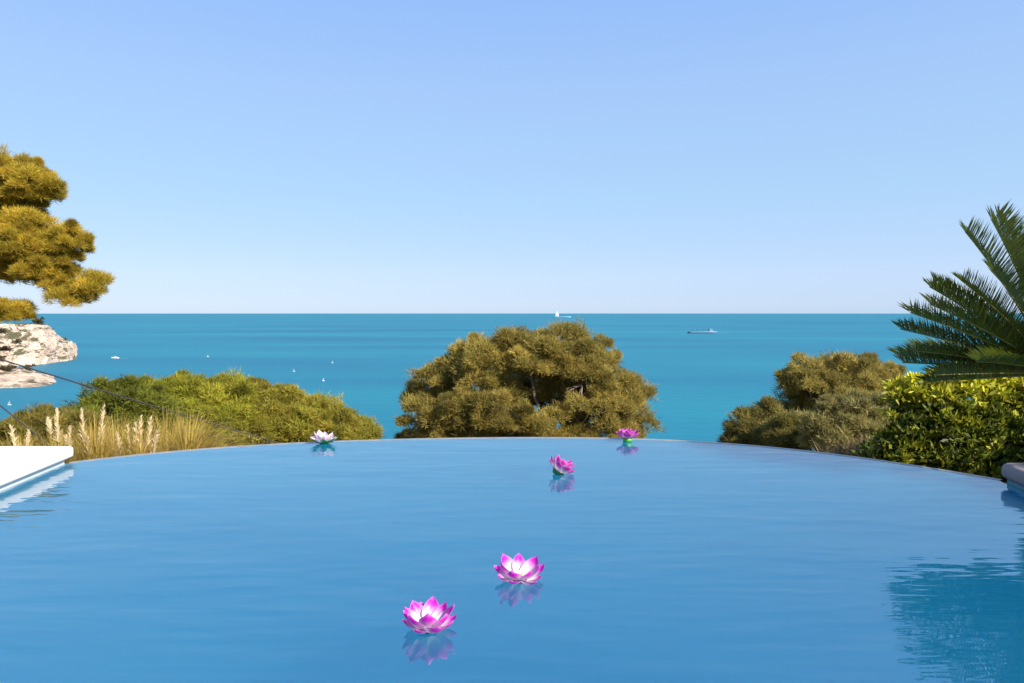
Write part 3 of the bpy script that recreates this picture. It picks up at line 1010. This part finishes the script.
hv = rocky('headland', [(-520, 276, 380), (-190, 290, 372), (-80, 312, 369), (-20, 320, 368), (0, 323, 367), (22, 322, 366), (46, 325, 364), (52, 331, 363), (58, 339, 362), (68, 342, 361), (71, 349, 360), (76, 359.5, 361)], 870, 190, M['limestone'], 3.3)
lv = rocky('rocky_shore', [(-480, 330, 400), (-190, 340, 395), (-60, 358, 391), (-20, 366, 389), (10, 370, 388), (30, 374, 387.5), (46, 378, 386.5), (55, 381, 386), (63, 384, 385)], 580, 110, M['shore rock'], 8.1, nu=240, nv=44, rough=1.0)

SH = [(40, 316, 18, 'dark scrubby tree on the top of the headland under the pine branch', hv, 0.5), (46, 329, 14, 'dark shrub clinging to the upper right shoulder of the cliff', hv, .35),
      (62, 338, 12, 'russet shrub on the outermost ledge of the headland', hv, .4), (6, 348, 14, 'grey green scrub on the cliff face at the frame edge', hv, .28), (18, 340, 10, 'small scrub patch in the middle of the cliff face', hv, .28),
      (28, 366, 12, 'scrub at the foot of the cliff above the inlet', lv, .4), (8, 368, 14, 'largest scrub bush on the low rocky shore', lv, .45), (-2, 356, 12, 'scrub bush halfway down the cliff at the frame edge', hv, .2),
      (1, 330, 12, 'scrub bush behind the hanging pine tuft', hv, .42), (52, 333, 9, 'small round shrub right of the cliff top', hv, .4)]
for px, py, r, lab, vv, vf in SH:
    # nearest rock point along that line of sight column
    flat = vv.reshape(-1, 3)
    pr = np.c_[CX + F * flat[:, 0] / flat[:, 1], 313 - F * (flat[:, 2] - EYE) / flat[:, 1]]
    k = np.argmin((pr[:, 0] - px) ** 2 * 1.0 + (pr[:, 1] - py - 3) ** 2 + (flat[:, 1] > np.median(flat[:, 1])) * 40)
    q = flat[k]
    rr = r * 0.34
    cs = q + rng.normal(size=(16, 3)) * np.array([rr * .75, rr * .4, rr * .3]) + np.array([0, -1.0, rr * .35])
    P, C = blades(cs, np.full(16, rr * .42), 40, rr * .35, rr * .16, puff_cols(16, (0.075, 0.07, 0.03), (0.15, 0.10, 0.06)))
    o = link('shrub', leaf_mesh('shrub', P - q, C), M['needles'])
    o.location = q
    tag(o, lab, 'shrub', 'scrub on the rocky headland')


# ==================================================================== BOATS
def hull_bm(L, B, H, draft=0.3):
    bm = bmesh.new()
    secs = []
    for t in np.linspace(0, 1, 12):
        w = B / 2 * (1 - max(0, (t - .5) / .5) ** 2.2) * (0.85 + .15 * min(1, t * 4))
        w = max(w, 0.02)
        x = (t - .5) * L
        sh = H * (1 + .35 * t * t)
        secs.append([bm.verts.new(v) for v in [(x, -w, sh), (x, -w * .85, 0), (x, 0, -draft), (x, w * .85, 0), (x, w, sh)]])
    for a, b in zip(secs, secs[1:]):
        for k in range(4): bm.faces.new((a[k], a[k + 1], b[k + 1], b[k]))
        bm.faces.new((a[4], a[0], b[0], b[4]))
    bm.faces.new(secs[0]); bm.faces.new(secs[-1][::-1])
    bmesh.ops.recalc_face_normals(bm, faces=bm.faces)
    return bm


def wake(label, p, L, W, rz):
    bm = bmesh.new()
    rows = []
    for t in np.linspace(0, 1, 16):
        w = W * (0.25 + .75 * t) * (1 - t * .3) / 2
        rows.append([bm.verts.new((-t * L, -w + noise.noise(Vector((t * 9, 1, 0))) * w * .3, 0)), bm.verts.new((-t * L, w, 0))])
    for a, b in zip(rows, rows[1:]): bm.faces.new((a[0], a[1], b[1], b[0]))
    o = from_bm('wake', bm, M['foam'], smooth=False)
    o.location = (p[0], p[1], SEA_Z + 0.12)
    o.rotation_euler = (0, 0, rz)
    tag(o, label, 'wake', kind='stuff')


p = on(115, 358.5, SEA_Z)
mb = empty('motorboat', tuple(p), PI * 1.02)
tag(mb, 'white motorboat running across the bay in front of the headland', 'boat')
from_bm('hull', hull_bm(10.5, 3.2, 1.5), M['white paint'], mb)
bm = bmesh.new(); box(bm, (-0.6, 0, 2.2), (4.2, 2.3, 1.2), .25); cb = from_bm('cabin', bm, M['white paint'], mb)
bm = bmesh.new(); box(bm, (-0.6, 0, 2.35), (4.24, 2.34, 0.45), .05); from_bm('window', bm, M['dark glass'], cb, smooth=False)
wake('white foam trail behind the motorboat', p + np.array([4.5, 0, 0]), 12, 3.0, PI * 1.02)


def dinghy(label, px, py, h, rz):
    p = on(px, py, SEA_Z)
    r = empty('sailing_dinghy', tuple(p), rz)
    tag(r, label, 'sailing boat', 'small sailing boats in the bay')
    L = h * .75
    from_bm('hull', hull_bm(L, L * .34, L * .13, .1), M['white paint'], r)
    bm = bmesh.new(); tube(bm, [(L * .1, 0, 0), (L * .1, 0, h)], [.05, .03], 6); from_bm('mast', bm, M['white paint'], r)
    bm = bmesh.new()
    n = 8
    rows = []
    for t in np.linspace(0, 1, n):
        w = L * .58 * (1 - t) ** .8 + .03
        rows.append([bm.verts.new((L * .09 - w * s, .16 * w * math.sin(PI * s), L * .2 + t * (h - L * .22))) for s in np.linspace(0, 1, 6)])
    for a, b in zip(rows, rows[1:]):
        for k in range(5): bm.faces.new((a[k], a[k + 1], b[k + 1], b[k]))
    bmesh.ops.solidify(bm, geom=bm.faces[:], thickness=.03)
    from_bm('sail', bm, M['sail'], r)


for lab, px, py, hp, rz in [
    ('white sailed dinghy nearest the frame edge, below the rocky shore', 9.5, 405, 5, .4),
    ('tiny white sailed dinghy just above the left end of the thicket', 109, 383, 3.2, .8),
    ('faint sailing boat far out above the highest low pine crown', 208, 357, 3.2, .3),
    ('white sail showing right above the thicket top, left of the open water trio', 249, 376.5, 3, .5),
    ('upper left of the three small sails right of the thicket', 294, 371.5, 3.6, .2),
    ('lower right sail of the three off the thicket, nearest the umbrella pine', 323.5, 381, 4.0, .6),
    ('sail touching the thicket outline, lowest of the three', 298, 387, 3.6, 1.0),
    ('farthest small sail, alone out toward the umbrella pine', 332.5, 363, 3.2, .4)]:
    q = on(px, py, SEA_Z)
    dinghy(lab, px, py, 0.85 * hp * q[1] / F, rz)

# cargo ship
p = on(703, 333.2, SEA_Z)
u = p[1] / F
sh = empty('cargo_ship', tuple(p), 0.05)
tag(sh, 'long low hazy blue grey cargo ship with a white superstructure far out', 'ship')
from_bm('hull', hull_bm(30 * u, 5 * u, 1.7 * u, 2), M['hazed hull'], sh)
bm = bmesh.new(); box(bm, (7.5 * u, 0, 3.0 * u), (3.6 * u, 3.5 * u, 2.6 * u), 1); sup = from_bm('superstructure', bm, M['hazed paint'], sh)
bm = bmesh.new(); box(bm, (7.5 * u, 0, 3.7 * u), (3.64 * u, 3.54 * u, .4 * u)); from_bm('bridge_window', bm, M['dark glass'], sup, smooth=False)
bm = bmesh.new(); tube(bm, [(9.0 * u, 0, 4.2 * u), (9.0 * u, 0, 6 * u)], [.35 * u, .28 * u], 10); from_bm('funnel', bm, M['hazed hull'], sh)
for k in range(3):
    bm = bmesh.new(); tube(bm, [((-11 + 5.5 * k) * u, 0, 1.7 * u), ((-11 + 5.5 * k) * u, 0, 4.2 * u), ((-9 + 5.5 * k) * u, 0, 5.0 * u)], [.3 * u, .22 * u, .12 * u], 6); from_bm('crane', bm, M['hazed hull'], sh)
wake('pale streak of foam trailing the cargo ship', p + np.array([15 * u, 0, 0]), 9 * u, 3 * u, PI)
# white ship near the horizon
p = on(562, 317.6, SEA_Z)
u = p[1] / F
ws = empty('white_ship', tuple(p), 0.0)
tag(ws, 'small white ship with a tall tower on the horizon above the umbrella pine', 'ship')
from_bm('hull', hull_bm(18 * u, 3 * u, 0.9 * u, 2), M['hazed paint'], ws)
bm = bmesh.new(); box(bm, (-5 * u, 0, 2.6 * u), (3.2 * u, 3 * u, 2.8 * u), 2); box(bm, (-5 * u, 0, 4.9 * u), (1.8 * u, 2 * u, 1.8 * u), 2); from_bm('superstructure', bm, M['white paint'], ws)
